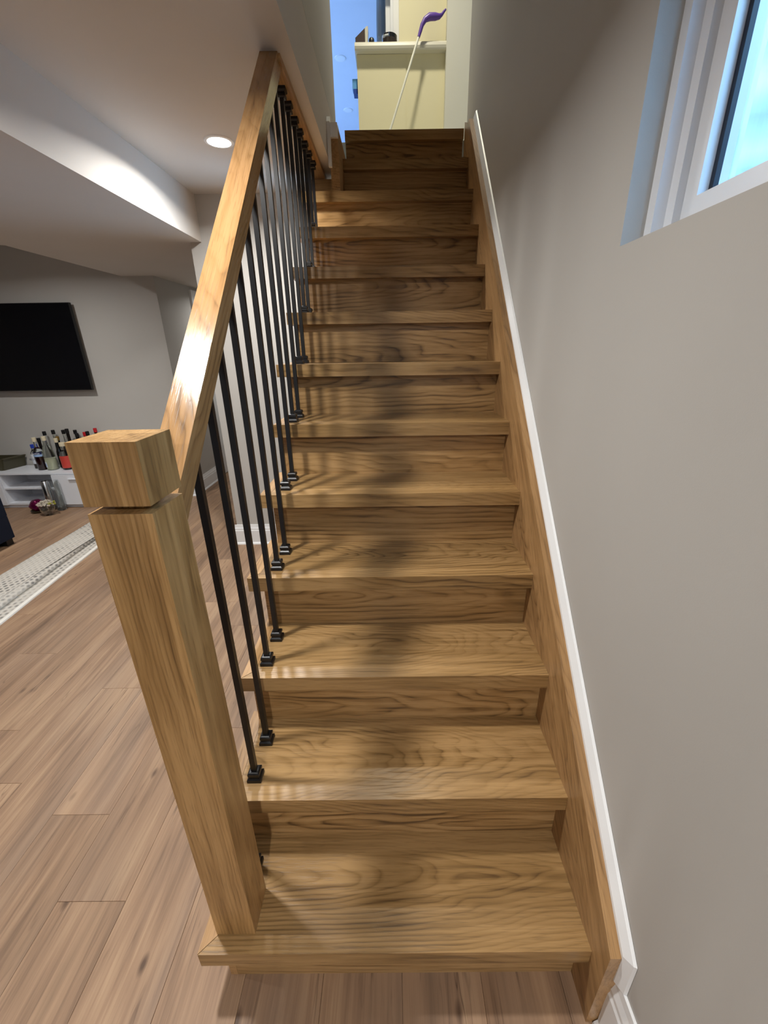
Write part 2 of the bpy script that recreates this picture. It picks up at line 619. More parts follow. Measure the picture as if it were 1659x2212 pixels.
# ------------------------------------------------------------------ setting: walls and ceilings
bm = bmesh.new()                                  # right wall with the window opening
WY0, WY1, WZ0, WZ1 = -0.62, 0.465, 1.643, 2.22
xo = XW + 0.140
for a in ((XW, xo, -3.2, WY0, -0.1, 5.2), (XW, xo, WY1, 2.68, -0.1, 5.2), (XW, xo, WY0, WY1, -0.1, WZ0), (XW, xo, WY0, WY1, WZ1, 5.2)):
    box(bm, *a)
struct(obj('wall_right', bm, m_wall))

bm = bmesh.new()                                  # wall beside and under the stair
box(bm, XC, 0.0226, YC, YC + 0.12, 0, HC)
box(bm, 0.0226, 0.155, YC - 0.10, YC + 0.12, R * 11 + 0.001, HC)
box(bm, XC, XC + 0.12, YC + 0.12, 6.3, 0, HC)
struct(obj('wall_center', bm, m_wall))
struct(obj('wall_back', B(-4.9, XT, YT, YT + 0.12, 0, HC), m_wall))
struct(obj('wall_hall', B(XT - 0.12, XT, YT + 0.12, 6.3, 0, HC), m_wall))
struct(obj('wall_far', B(XT, XC, 5.78, 5.9, 0, HC), m_wall))
struct(obj('wall_left', B(-5.0, -4.9, -3.2, YT + 0.12, 0, HC), m_wall))
struct(obj('wall_front', B(-4.9, xo, -3.3, -3.2, 0, HC), m_wall))
bm = bmesh.new()
CE, OY0, OY1 = 0.148, 0.12, 2.55                  # edge of the stair opening
box(bm, -4.9, CE, -3.2, 6.3, HC, HC + 0.26)
box(bm, CE, XW, -3.2, OY0, HC, HC + 0.26)
struct(obj('ceiling', bm, m_ceil))
bm = bmesh.new()
box(bm, -1.97, -0.73, -3.2, YC, ZB, HC)
box(bm, -1.97, XC, YC, YT, ZB, HC)
box(bm, XT, XC, YT, 5.78, ZB, HC)
struct(obj('ceiling_bulkhead', bm, m_ceil, bevel=0.0))
# stairwell above the ceiling, and the storey above
struct(obj('wall_stairwell_left', B(0.03, CE, OY0, OY1, HC + 0.262, 5.2), m_wall))
struct(obj('wall_stairwell_front', B(0.03, XW, OY0 - 0.12, OY0, HC + 0.262, 5.2), m_wall))
struct(obj('floor_upper', B(-4.0, 3.0, 2.66, 10.5, 2.36, 2.6), m_upwhite))
bm = bmesh.new()
box(bm, -4.1, 3.1, 10.4, 10.5, 2.6, 5.2)
box(bm, -4.1, -4.0, 2.4, 10.4, 2.6, 5.2)
box(bm, 3.0, 3.1, 2.4, 10.4, 2.6, 5.2)
box(bm, -4.0, 0.03, 2.38, 2.46, 2.6, 5.2)
box(bm, xo, 3.0, 2.60, 2.68, 2.6, 5.2)
box(bm, 0.03, XW - 0.001, 2.56, 2.62, 4.63, 5.2)  # unseen door head, added to keep blue light out of the stairwell
box(bm, -4.0, -0.02, 4.005, 4.16, 2.6, 5.2)  # unseen wall, added to hold back the blue spill
box(bm, -0.02, 0.545, 4.005, 4.16, 4.06, 5.2)  # unseen header, set low to cut blue light reaching the stair walls
struct(obj('wall_upper_and_blockers', bm, m_upceil))
struct(obj('ceiling_upper', B(-4.1, 3.1, 0.0, 10.5, 5.2, 5.3), m_upceil))

# half wall with its ledge, the full wall beside it and the wall end nearer the stair
hw = obj('wall_half', B(0.205, 0.60, 4.0, 4.16, 2.6, 3.63), m_upwall)
struct(hw)
struct(obj('wall_upper_hall', B(0.545, 2.2, 4.005, 4.16, 2.6, 5.2), m_upwall))
bm = bmesh.new()
prism(bm, [(3.955, 3.632), (3.948, 3.640), (3.944, 3.655), (3.948, 3.672), (3.956, 3.682), (4.004, 3.683), (4.004, 3.632)], 'X', 0.193, 0.915)
box(bm, 0.193, 0.545, 4.004, 4.20, 3.632, 3.683)
struct(obj('trim_ledge', bm, m_ledge))
bm = bmesh.new()
box(bm, 0.915, 1.9, 3.935, 4.004, 2.6, 5.2)
struct(obj('wall_upper_right', bm, m_upwhite))
bm = bmesh.new()                                  # white casing at the end of the full wall
for a, b_, y in ((0.500, 0.5445, 4.02), (0.478, 0.500, 4.05), (0.440, 0.478, 4.09)):
    box(bm, a, b_, y, 4.16, 3.684, 4.059)
struct(obj('trim_casing_upper', bm, m_trim, bevel=0.003))

# baseboards
def base_profile(h):
    return [(0, 0), (0.016, 0), (0.016, h * 0.70), (0.013, h * 0.74), (0.013, h * 0.80), (0.008, h * 0.90), (0.006, h), (0, h)]


def baseboard_x(name, x0, x1, y, h=0.16, s=-1):
    bm = bmesh.new()
    prism(bm, [(y + s * a, z) for a, z in base_profile(h)], 'X', x0, x1)
    prism(bm, [(y + s * 0.016, 0), (y + s * 0.026, 0), (y + s * 0.024, 0.009), (y + s * 0.016, 0.018)], 'X', x0, x1)
    return struct(obj(name, bm, m_trim))


def baseboard_y(name, x, y0, y1, h=0.16, s=1):
    bm = bmesh.new()
    prism(bm, [(x + s * a, z) for a, z in base_profile(h)], 'Y', y0, y1)
    prism(bm, [(x + s * 0.016, 0), (x + s * 0.026, 0), (x + s * 0.024, 0.009), (x + s * 0.016, 0.018)], 'Y', y0, y1)
    return struct(obj(name, bm, m_trim))


baseboard_x('baseboard_center', XC - 0.016, 0.022, YC, 0.165)
baseboard_x('baseboard_back', -4.9, XT + 0.016, YT, 0.165)
baseboard_y('baseboard_hall', XT, YT, 4.50, 0.165)
baseboard_y('baseboard_right', XW, -3.2, -0.0885, 0.205, s=-1)

# door in the wall of the hall (its casing shows above the handrail) and the door at the hall's end
bm = bmesh.new()
box(bm, XT, XT + 0.022, 4.50, 4.58, 0, 2.05)
box(bm, XT, XT + 0.022, 5.32, 5.40, 0, 2.05)
box(bm, XT, XT + 0.022, 4.58, 5.32, 1.97, 2.05)
d1 = struct(obj('door_1', bm, m_trim, bevel=0.003))
obj('door_panel', B(XT, XT + 0.012, 4.58, 5.32, 0.012, 1.97), m_trim, d1)
d2 = struct(obj('door_2', B(XT + 0.07, XC - 0.05, 5.74, 5.778, 0.016, 2.03), m_upwhite, bevel=0.002))

# ------------------------------------------------------------------ staircase
stair = empty('staircase', (0.45, 0.0, 0.0), 'straight flight of thirteen golden oak steps climbing beside the grey wall', 'staircase')
XL = {1: -0.008, 2: -0.002, 3: 0.010, 4: -0.011, 5: -0.007, 6: 0.009, 7: -0.011, 8: 0.003, 9: 0.0, 10: 0.0, 11: 0.0, 12: 0.2, 13: 0.2}
RW = 0.034
for i in range(1, 14):
    y0, y1, z1, xl = (i - 1) * G - NOSE, i * G, i * R, XL[i]
    if i == 13:
        y1 = 2.66
    bm = bmesh.new()
    if i <= 11:
        # tread board with a mitred front corner, and the return nosing let into its open end
        prism(bm, [(xl + 0.0008, y0), (XR, y0), (XR, y1), (xl + RW + 0.0008, y1), (xl + RW + 0.0008, y0 + RW)], 'Z', z1 - T, z1)
        t = obj('tread', bm, oak_x, stair, bevel=0.0035)
        bm = bmesh.new()
        prism(bm, [(xl, y0 + 0.0012), (xl + RW, y0 + RW + 0.0012), (xl + RW, y1 + 0.03), (xl, y1 + 0.03)], 'Z', z1 - T, z1)
        obj('return_nosing', bm, oak_y, t, bevel=0.0025)
    else:
        box(bm, xl, XR, y0, y1, z1 - T, z1)
        obj('tread', bm, oak_x, stair, bevel=0.0035)
    xa = 0.0405 if i <= 10 else (0.02 if i == 11 else 0.2)
    obj('riser', B(xa, XR, (i - 1) * G, (i - 1) * G + 0.018, (i - 1) * R, z1 - T), oak_xz, stair)
# piece of the twelfth riser closing step eleven; its raised top is brown for the shaded drywall
obj('riser_return_and_shade', B(0.0, 0.155, 11 * G - 0.06, 11 * G - 0.042, 11 * R, 2.308), oak_xz, stair)
# cut stringer under the open ends
pts = [(0.0, 0.0), (0.0, R - T)]
for i in range(1, 11):
    pts += [(i * G, i * R - T), (i * G, (i + 1) * R - T)]
pts += [(11 * G, 11 * R - T), (11 * G, 11 * R - 0.38), (0.32, 0.0)]
bm = bmesh.new()
prism(bm, pts, 'X', 0.0226, 0.0400)
obj('open_stringer', bm, oak_y, stair)
# skirt board against the right wall
zt = lambda y: 0.308 + 0.9366 * (y + 0.08)
bm = bmesh.new()
prism(bm, [(-0.086, 0.0), (-0.094, zt(-0.094)), (2.345, zt(2.345)), (2.36, zt(2.345) - 0.01), (2.49, 2.62), (2.49, 2.05), (0.34, 0.0)], 'X', XR, XS)
obj('skirt_board', bm, oak_skirt, stair, bevel=0.002)
# white moulding on top of it, turned down at its foot
capm = bmesh.new()
prof = [(0.0, 0.0), (0.0165, 0.0), (0.016, 0.008), (0.011, 0.018), (0.006, 0.028), (0.0, 0.031)]   # (out of the wall, up)
dirv = Vector((0, 1, 0.9366)).normalized()
nrm = Vector((0, -0.9366, 1)).normalized()


def sweep(bm, secs):
    rings = [[bm.verts.new(p) for p in s] for s in secs]
    for a, b_ in zip(rings, rings[1:]):
        for i in range(len(a)):
            bm.faces.new((a[i], a[(i + 1) % len(a)], b_[(i + 1) % len(a)], b_[i]))
    bm.faces.new(rings[0][::-1])
    bm.faces.new(rings[-1])


def cap_sec(y, plumb=False):
    out = []
    for a, h in prof:
        out.append(Vector((XS - a, y, zt(y) + h * 1.32)))
    return out


foot = [Vector((XS - a, -0.087 - h * 0.95, 0.206)) for a, h in prof]
elbow = []
for a, h in prof:
    y = -0.087 - h * 0.95
    elbow.append(Vector((XS - a, y, zt(y) + h * 1.32)))
sweep(capm, [foot, elbow, cap_sec(2.335)])
obj('cap_moulding', capm, m_trim, stair)
# left skirt board from step eleven up
zl = lambda y: 2.47 + 0.9366 * (y - 2.09)
bm = bmesh.new()
prism(bm, [(2.086, 11 * R), (2.086, 2.411), (2.100, 2.411), (2.100, 2.468), (2.50, 2.468), (2.50, 2.2)], 'X', 0.1565, 0.2)
obj('skirt_board', bm, oak_y, stair, bevel=0.002)
bm = bmesh.new()
prism(bm, [(2.064, 2.295), (2.064, 2.470), (2.084, 2.496), (2.0995, 2.496), (2.0995, 2.412), (2.0855, 2.412), (2.0855, 2.295)], 'X', 0.1490, 0.1650)
box(bm, 0.1655, 0.1995, 2.070, 2.0995, 2.4115, 2.468)
obj('cap_moulding', bm, m_trim, stair, bevel=0.003)

# ------------------------------------------------------------------ railing
NX0, NY0, NW = 0.0232, -0.0078, 0.0897
rail = empty('stair_railing', (0.07, 0.04, R), 'oak stair railing with square newel post, sloping handrail and black metal balusters', 'railing')
post = bmesh.new()
box(post, NX0, NX0 + NW, NY0, NY0 + NW, R + 0.0004, 1.2496)
np_ = obj('newel_post', post, oak_z, rail, bevel=0.0015, seg=1)
obj('neck', B(NX0 + 0.024, NX0 + NW - 0.024, NY0 + 0.024, NY0 + NW - 0.024, 1.2496, 1.2611), oak_z, np_)
obj('cap', B(NX0 - 0.001, NX0 + NW + 0.001, NY0 - 0.001, NY0 + NW + 0.001, 1.2611, 1.3496), oak_z, np_, bevel=0.006, seg=3)
ZRT, ZRB = 1.153, 1.088
ya, yb = NY0 + NW, 1.251
bm = bmesh.new()
prism(bm, [(ya, ZRB + SL * ya), (ya, ZRT + SL * ya), (yb, HC), ((HC - ZRB) / SL, HC)], 'X', 0.042, 0.098)
obj('handrail', bm, oak_rail, rail, bevel=0.004, seg=2)
obj('header_board', B(0.042, 0.104, 1.262, 2.335, 2.309, HC), oak_y, rail, bevel=0.002)


def shoe_bm(cx, cy, z, s=1, tilt=0.0):
    bm = bmesh.new()
    lv = [(0.0180, 0.0), (0.0180, 0.0085), (0.0165, 0.0105), (0.0130, 0.0135), (0.0128, 0.0165), (0.0150, 0.0190), (0.0150, 0.0265), (0.0125, 0.0290), (0.0105, 0.0300)]
    rings = []
    for h, zz in lv:
        rings.append([bm.verts.new((cx + a * h, cy + b_ * h, z + s * zz + tilt * (b_ * h))) for a, b_ in ((-1, -1), (1, -1), (1, 1), (-1, 1))])
    for a, b_ in zip(rings, rings[1:]):
        for k in range(4):
            bm.faces.new((a[k], a[(k + 1) % 4], b_[(k + 1) % 4], b_[k]))
    bm.faces.new(rings[0])
    bm.faces.new(rings[-1])
    return bm


BX, HB = 0.07, 0.0068
for i in range(1, 11):
    for k in range(2):
        if i == 1 and k == 0:
            continue
        cy = (i - 1) * G + (0.0029, 0.115)[k] + 0.018
        z0 = i * R + 0.0004
        zt_ = ZRB + SL * (cy - HB)
        under_rail = zt_ < 2.30
        z1 = zt_ + 0.008 if under_rail else 2.309
        bm = bmesh.new()
        box(bm, BX - HB, BX + HB, cy - HB, cy + HB, z0, z1)
        b = obj('baluster', bm, m_black, rail, bevel=0.0012, seg=1)
        obj('shoe', shoe_bm(BX, cy, z0), m_black, b)
        if not under_rail:
            obj('shoe', shoe_bm(BX, cy, 2.309, -1), m_black, b)

# ------------------------------------------------------------------ window in the right wall
win = struct(obj('window_1', (lambda: (lambda bm: (
    box(bm, 0.962, 1.057, 0.440, WY1, WZ0, WZ1), box(bm, 0.962, 1.057, WY0, WY0 + 0.025, WZ0, WZ1),
    box(bm, 0.962, 1.057, WY0 + 0.025, 0.440, WZ0, WZ0 + 0.012), box(bm, 0.962, 1.057, WY0 + 0.025, 0.440, WZ1 - 0.025, WZ1), bm)[-1])(bmesh.new()))(), m_vinyl, bevel=0.003))


def ring(x0, x1, inset, w, mat, name, parent, wz=None, bev=0.0025):
    bm = bmesh.new()
    wz = wz or w
    ya_, yb_, za, zb_ = WY0 + inset, WY1 - inset, WZ0 + min(inset, 0.012), WZ1 - inset
    box(bm, x0, x1, yb_ - w, yb_, za, zb_)
    box(bm, x0, x1, ya_, ya_ + w, za, zb_)
    box(bm, x0, x1, ya_ + w, yb_ - w, za, za + wz)
    box(bm, x0, x1, ya_ + w, yb_ - w, zb_ - w, zb_)
    return obj(name, bm, mat, parent, bevel=bev)


ring(0.985, 1.056, 0.025, 0.026, m_vinyl, 'window_frame', win, 0.014)
ring(1.000, 1.055, 0.051, 0.018, m_vinyl, 'window_stop', win, 0.016)
sash = ring(0.994, 1.054, 0.069, 0.030, m_vinyl, 'sash', win, 0.046)
ring(1.012, 1.021, 0.099, 0.011, m_gasket, 'gasket', sash, 0.006, 0.0)
obj('pane', B(1.042, 1.046, WY0 + 0.10, WY1 - 0.10, WZ0 + 0.05, WZ1 - 0.10), m_pane, sash)
# corrugated steel window well outside, on its gravel
bm = bmesh.new()
pts = []
for k in range(0, 41):
    a = PI * k / 40
    pts.append((xo + 0.02 + 0.75 * math.sin(a), -0.08 - 0.95 * math.cos(a)))
rows = []
for j in range(0, 31):
    z = 1.10 + j * 0.035
    off = 0.012 * math.cos(j * PI / 2)
    rows.append([bm.verts.new((x + off * math.sin(PI * k / 40), y - off * math.cos(PI * k / 40), z)) for k, (x, y) in enumerate(pts)])
for a, b_ in zip(rows, rows[1:]):
    for k in range(40):
        bm.faces.new((a[k], a[k + 1], b_[k + 1], b_[k]))
ww = obj('window_well', bm, m_well, smooth=True)
tag(ww, 'curved corrugated pale steel well outside the white window', 'window well')
sm = ww.modifiers.new('thickness', 'SOLIDIFY')
sm.thickness = 0.004
struct(obj('ground_outside', B(xo, xo + 3, -3.2, 2.5, 1.0, 1.10), plain('gravel', srgb(170, 170, 165), 0.9, bump=0.8, bscale=60)))

# ------------------------------------------------------------------ recessed lights
def recessed(x, y, z, label, lit=True, group=None, power=1.0, r=0.052):
    e = empty('recessed_light', (x, y, z), label, 'ceiling light', group)
    bm = bmesh.new()
    lathe(bm, [(r + 0.014, 0.0), (r + 0.012, -0.004), (r, -0.005), (r, -0.001)], x, y, z, 32)
    obj('trim_ring', bm, m_trim, e, smooth=True)
    bm = bmesh.new()
    lathe(bm, [(r - 0.001, -0.0015), (r - 0.001, -0.0055), (r * 0.6, -0.0065)], x, y, z, 32)
    obj('lens', bm, m_lens if lit else m_lensoff, e, smooth=True)
    if lit:
        lamp_area('lamp', (x, y, z - 0.012), 0.11, LAMP_W * power, WARM, e, spread=160)
    return e


recessed(-0.318, 1.868, HC, 'lit round recessed light in the basement ceiling beside the handrail', power=0.95)
recessed(-0.26, 0.29, HC, 'round recessed ceiling light nearest the newel post, above the frame', power=0.92)
recessed(0.42, -1.95, HC, 'round recessed ceiling light behind the viewer', power=1.7)
recessed(-2.45, 2.55, HC, 'round recessed ceiling light in front of the television', power=0.8)
recessed(-2.45, 0.5, HC, 'round recessed ceiling light over the sofa side of the room', power=0.6)
recessed(-1.24, 4.7, ZB, 'round recessed light in the bulkhead over the hall', power=0.22)
recessed(-0.203, 7.36, 5.2, 'unlit round recessed light nearer the stair on the bluish upper ceiling', False, r=0.065)
recessed(-0.222, 8.752, 5.2, 'unlit round recessed light farther back on the bluish upper ceiling', False, r=0.065)

# ------------------------------------------------------------------ television
tv = empty('television', (-3.12, YT, 1.495), 'large black flat television hung on the grey basement wall', 'television')
obj('cabinet', B(-3.79, -2.462, 3.735, 3.765, 1.115, 1.874), m_bezel, tv, bevel=0.004)
obj('screen', B(-3.784, -2.468, 3.7335, 3.7352, 1.125, 1.868), m_tv, tv)
obj('wall_mount', B(-3.40, -2.85, 3.765, YT, 1.30, 1.70), m_bezel, tv)

# ------------------------------------------------------------------ media console
CY0, CY1, CZ = 3.470, 3.782, 0.365
con = empty('media_console', (-2.95, 3.63, 0), 'low white media console with open shelves under the television', 'cabinet')
obj('top_board', B(-4.25, -1.90, CY0 - 0.004, CY1, CZ - 0.018, CZ), m_lac, con, bevel=0.0015)
obj('bottom_board', B(-4.25, -1.90, CY0, CY1, 0.034, 0.052), m_lac, con, bevel=0.0015)
obj('plinth', B(-4.23, -1.92, CY0 + 0.02, CY1 - 0.01, 0.0, 0.034), m_lac, con)
obj('back_panel', B(-4.25, -1.90, CY1 - 0.008, CY1, 0.052, CZ - 0.018), m_lac, con)
for x in (-4.25, -3.445, -2.915, -1.918):
    obj('side_panel', B(x, x + 0.018, CY0 + 0.002, CY1 - 0.008, 0.052, CZ - 0.018), m_lac, con)
obj('shelf', B(-3.427, -2.915, CY0 + 0.004, CY1 - 0.008, 0.196, 0.211), m_lac, con)
for a, b_ in ((-2.905, -2.41), (-2.406, -1.905), (-4.245, -3.85), (-3.846, -3.432)):
    d = obj('door', B(a, b_, CY0 - 0.018, CY0 - 0.002, 0.038, CZ - 0.022), m_lac, con, bevel=0.0015)
    hx = (a + b_) / 2 if b_ > -2.95 else b_ - 0.1
    h = bmesh.new()
    hx0 = a + 0.165 if b_ > -2.95 else b_ - 0.14
    box(h, hx0, hx0 + 0.12, CY0 - 0.034, CY0 - 0.018, CZ - 0.066, CZ - 0.058)
    obj('handle', h, m_lac, d)

# tray on the console
t_o = empty('tray', (-3.63, 3.67, CZ), 'dark olive wooden box tray at the left end of the console beside the bottles', 'tray')


def skew(bm):
    for v in bm.verts:
        v.co.x += 0.24 * (v.co.y - 3.57)
    return bm


obj('tray_bottom', skew(B(-3.83, -3.452, 3.572, 3.772, CZ + 0.0005, CZ + 0.012)), m_tray, t_o)
for a, b_, s_ in ((-3.458, -3.446, 1), (-3.836, -3.824, -1)):
    bm = bmesh.new()
    prism(bm, [(a, CZ + 0.0005), (b_, CZ + 0.0005), (b_ + 0.026 * s_, CZ + 0.105), (a + 0.026 * s_, CZ + 0.105)], 'Y', 3.568, 3.776)
    obj('tray_side', skew(bm), m_tray, t_o)
    bm = bmesh.new()
    xx = (a + b_) / 2 + 0.028 * s_
    box(bm, xx - 0.011, xx + 0.011, 3.566, 3.778, CZ + 0.105, CZ + 0.117)
    obj('tray_rim', skew(bm), m_tray, t_o, bevel=0.002)
for y in (3.562, 3.770):
    bm = bmesh.new()
    prism(bm, [(-3.824, CZ + 0.0005), (-3.458, CZ + 0.0005), (-3.434, CZ + 0.112), (-3.848, CZ + 0.112)], 'Y', y, y + 0.010)
    obj('tray_end', skew(bm), m_tray, t_o)

# bottles: (x, y, body radius, body height, shoulder height, neck radius, neck top, cap kind)
SP = {'std': lambda r, hb, hs, rn, ht: [(r * 0.9, 0.0), (r, 0.006), (r, hb), (r * 0.93, hb + (hs - hb) * 0.35), (r * 0.62, hb + (hs - hb) * 0.75), (rn, hs), (rn, ht)]}


def bottle(x, y, r, hb, hs, rn, ht, body, cap, label, liquid=None, lh=0.0, lab=None, group='bottles on the console'):
    e = empty('bottle', (x, y, CZ), label, 'bottle', group)
    bm = bmesh.new()
    lathe(bm, SP['std'](r, hb, hs, rn, ht), x, y, CZ, 20)
    obj('glass_body', bm, body, e, smooth=True)
    if liquid:
        bm = bmesh.new()
        lathe(bm, [(r * 0.86, 0.006), (r * 0.94, 0.012), (r * 0.94, lh)], x, y, CZ, 20)
        obj('liquid', bm, liquid, e, smooth=True)
    ch = 0.034 if rn < 0.017 else 0.03
    bm = bmesh.new()
    lathe(bm, [(rn * 1.18, ht - ch), (rn * 1.2, ht - ch * 0.5), (rn * 1.2, ht + 0.004), (rn * 1.05, ht + 0.006)], x, y, CZ, 16)
    obj('bottle_cap', bm, cap, e, smooth=True)
    if lab:
        for m_, z0, z1, a0, a1 in lab:
            bm = bmesh.new()
            n_ = 10
            rows_ = [[bm.verts.new((x + rr * math.cos(a0 + (a1 - a0) * k / n_), y + rr * math.sin(a0 + (a1 - a0) * k / n_), CZ + zz)) for k in range(n_ + 1)]
                     for rr, zz in ((r * 1.002, z0), (r * 1.02, z0), (r * 1.02, z1), (r * 1.002, z1))]
            for p_, q_ in zip(rows_, rows_[1:]):
                for k in range(n_):
                    bm.faces.new((p_[k], p_[k + 1], q_[k + 1], q_[k]))
            obj('label', bm, m_, e, smooth=True)
    return e


def text_on(parent, txt, x, y, z, size, mat, ang=-0.0, name='lettering'):
    cu = bpy.data.curves.new(name, 'FONT')
    cu.body = txt
    cu.size = size
    cu.extrude = 0.0003
    cu.align_x = 'CENTER'
    cu.materials.append(mat)
    co = bpy.data.objects.new('lettering_curve', cu)
    COL.objects.link(co)
    bpy.context.view_layer.update()
    me = bpy.data.meshes.new_from_object(co.evaluated_get(bpy.context.evaluated_depsgraph_get()))
    bpy.data.objects.remove(co)
    o = bpy.data.objects.new(name, me)
    COL.objects.link(o)
    o.parent = parent
    o.location = Vector((x, y, z)) - parent.location
    o.rotation_euler = (PI / 2, 0, ang)
    return o


F0, F1 = -PI * 0.98, -PI * 0.1
bA = bottle(-3.165, 3.668, 0.040, 0.145, 0.19, 0.018, 0.235, m_glass, m_bluecap, 'clear bottle with a bright blue cap and white label at the left of the bottles', m_amber, 0.10, [(m_whlab, 0.05, 0.145, F0, F1)])
text_on(bA, 'BLUE', -3.172, 3.6235, CZ + 0.09, 0.026, m_navy, 0.2)
bB = bottle(-3.076, 3.602, 0.043, 0.175, 0.225, 0.016, 0.315, m_glass, m_cork, 'bottle of dark red liquor with a clear shoulder, in the front of the console row', m_wine, 0.135, [(m_bllab, 0.137, 0.158, F0, F1), (m_navy, 0.159, 0.180, F0, F1)])
text_on(bB, 'CAMPARI', -3.071, 3.556, CZ + 0.162, 0.017, m_whlab, 0.35)
bC = bottle(-2.976, 3.600, 0.048, 0.115, 0.27, 0.016, 0.325, m_frost, m_cork, 'tall frosted clear bottle with cream cap and long sloping shoulders', m_paleliq, 0.115, [(m_whlab, 0.03, 0.085, -PI * 0.95, -PI * 0.55), (m_bllab, 0.04, 0.07, -PI * 0.90, -PI * 0.60)])
bD = bottle(-2.905, 3.655, 0.027, 0.15, 0.21, 0.015, 0.295, m_dglass, m_cork, 'black bottle with a cream stopper standing between frosted and red labelled bottles')
bE = bottle(-2.822, 3.612, 0.052, 0.145, 0.19, 0.022, 0.262, m_glass, m_cork, 'squat clear jug bottle with a red label next to the newel post', m_dglass, 0.10, [(m_redlab, 0.02, 0.14, -PI * 0.75, F1), (m_whlab, 0.03, 0.135, -PI * 0.98, -PI * 0.76)])
back = [(-3.068, 0.350, m_glass, m_blackp, 'clear bottle with tall black cap right behind the dark red liquor bottle'),
        (-3.112, 0.292, m_dglass, m_blackp, 'short dark bottle with black cap just behind the blue capped one'),
        (-2.975, 0.362, m_frost, m_blackp, 'tall bottle with big black cap rising behind the frosted bottle'),
        (-2.918, 0.306, m_dglass, m_gold, 'dark bottle with a gold cap in the back row'),
        (-2.872, 0.362, m_glass, m_blackp, 'clear long necked bottle with black cap left of the tallest dark bottle'),
        (-2.800, 0.380, m_dglass, m_blackp, 'tallest dark bottle with a black cap, in the back row behind the jug'),
        (-2.752, 0.360, m_frost, m_blackp, 'pale bottle with black cap just right of the tallest dark back row bottle'),
        (-2.712, 0.335, m_dglass, m_blackp, 'dark bottle with rounded black cap behind the newel cap'),
        (-2.662, 0.338, m_dglass, m_redcap, 'dark bottle with a dull red cap by the newel cap'),
        (-2.602, 0.352, m_dglass, m_blackp, 'dark bottle with black cap, second from the newel post end'),
        (-2.545, 0.375, m_dglass, m_redcap, 'dark bottle with bright red cap at the newel post end')]
for j, (x, h, bod, cap, lab) in enumerate(back):
    bottle(x, 3.742 if j % 2 == 0 else 3.700, 0.021 if j != 8 else 0.019, h * 0.52, h * 0.70, 0.0135, h, bod, cap, lab)

# things on the floor in front of the console
e = empty('candle_cylinder', (-2.950, 3.405, 0), 'tall shiny steel cylinder standing on the floor before the console', 'vase')
bm = bmesh.new()
lathe(bm, [(0.030, 0.0), (0.032, 0.004), (0.032, 0.296), (0.029, 0.30), (0.027, 0.298), (0.027, 0.02)], -2.950, 3.405, 0, 24)
obj('steel_wall', bm, m_steel, e, smooth=True)
gv = bmesh.new()
lathe(gv, [(0.036, 0.0), (0.040, 0.005), (0.040, 0.30), (0.0375, 0.30), (0.0375, 0.012)], -2.860, 3.408, 0, 24)
tag(obj('glass_vase', gv, m_glass, smooth=True), 'tall clear glass cylinder vase beside the steel cylinder on the floor', 'vase')
pb = empty('foil_ball', (-3.05, 3.355, 0), 'shiny plum coloured foil ball lying in a shallow dish on the floor', 'ornament')
bm = bmesh.new()
bmesh.ops.create_icosphere(bm, subdivisions=3, radius=0.062, matrix=Matrix.Translation((-3.05, 3.355, 0.066)))
for v in bm.verts:
    v.co += (v.co - Vector((-3.05, 3.355, 0.066))).normalized() * 0.010 * noise.noise(v.co * 34)
obj('ball', bm, m_magenta, pb, smooth=True, ang=25)
bm = bmesh.new()
lathe(bm, [(0.045, 0.0), (0.05, 0.001), (0.068, 0.022), (0.066, 0.023), (0.045, 0.004)], -3.05, 3.355, 0, 24)
obj('dish', bm, m_tray, pb, smooth=True)
bw = empty('glass_bowl', (-2.885, 3.27, 0), 'round clear glass bowl heaped with small silvery beads on the floor', 'bowl')
bm = bmesh.new()
lathe(bm, [(0.03, 0.0), (0.034, 0.002), (0.062, 0.05), (0.066, 0.10), (0.063, 0.10), (0.058, 0.05), (0.028, 0.008)], -2.885, 3.27, 0, 28)
obj('bowl_wall', bm, m_glass, bw, smooth=True)
bm = bmesh.new()
rb = random.Random(3)
for _ in range(150):
    a, q = rb.uniform(0, 2 * PI), math.sqrt(rb.random()) * 0.082
    hh = 0.105 + 0.045 * (1 - (q / 0.085) ** 2) * rb.uniform(0.5, 1.0)
    bmesh.ops.create_icosphere(bm, subdivisions=1, radius=rb.uniform(0.006, 0.010), matrix=Matrix.Translation((-2.885 + q * math.cos(a), 3.27 + q * math.sin(a) * 0.75, hh)))
bd = obj('beads', bm, m_bead, bw, smooth=True)
bd['kind'] = 'stuff'
bm = bmesh.new()
for _ in range(14):
    a = rb.uniform(0, 2 * PI)
    bmesh.ops.create_icosphere(bm, subdivisions=1, radius=0.010, matrix=Matrix.Translation((-2.825 + 0.03 * math.cos(a), 3.26 + 0.02 * math.sin(a), 0.125 + rb.uniform(-0.012, 0.015))))
gb = obj('yellow_beads', bm, m_green, bw, smooth=True)
gb['kind'] = 'stuff'

# ------------------------------------------------------------------ sofa end and folded rug
so = empty('sofa', (-3.25, 2.2, 0), 'dark navy upholstered sofa end at the left edge of the picture', 'sofa')


def cushion(name, a, bev, parent, mat=m_sofa, seg=4):
    return obj(name, B(*a), mat, parent, bevel=bev, seg=seg, smooth=True, ang=60)


cushion('base', (-4.1, -2.672, 1.70, 2.625, 0.055, 0.24), 0.02, so)
cushion('seat_cushion', (-4.08, -2.674, 1.71, 2.63, 0.242, 0.425), 0.055, so)
for x, y in ((-2.765, 2.555), (-2.765, 1.75), (-4.05, 2.55)):
    bm = bmesh.new()
    prism(bm, [(x, y), (x + 0.075, y), (x + 0.075, y + 0.06), (x, y + 0.06)], 'Z', 0.0, 0.055)
    obj('leg', bm, m_blackp, so, bevel=0.003)

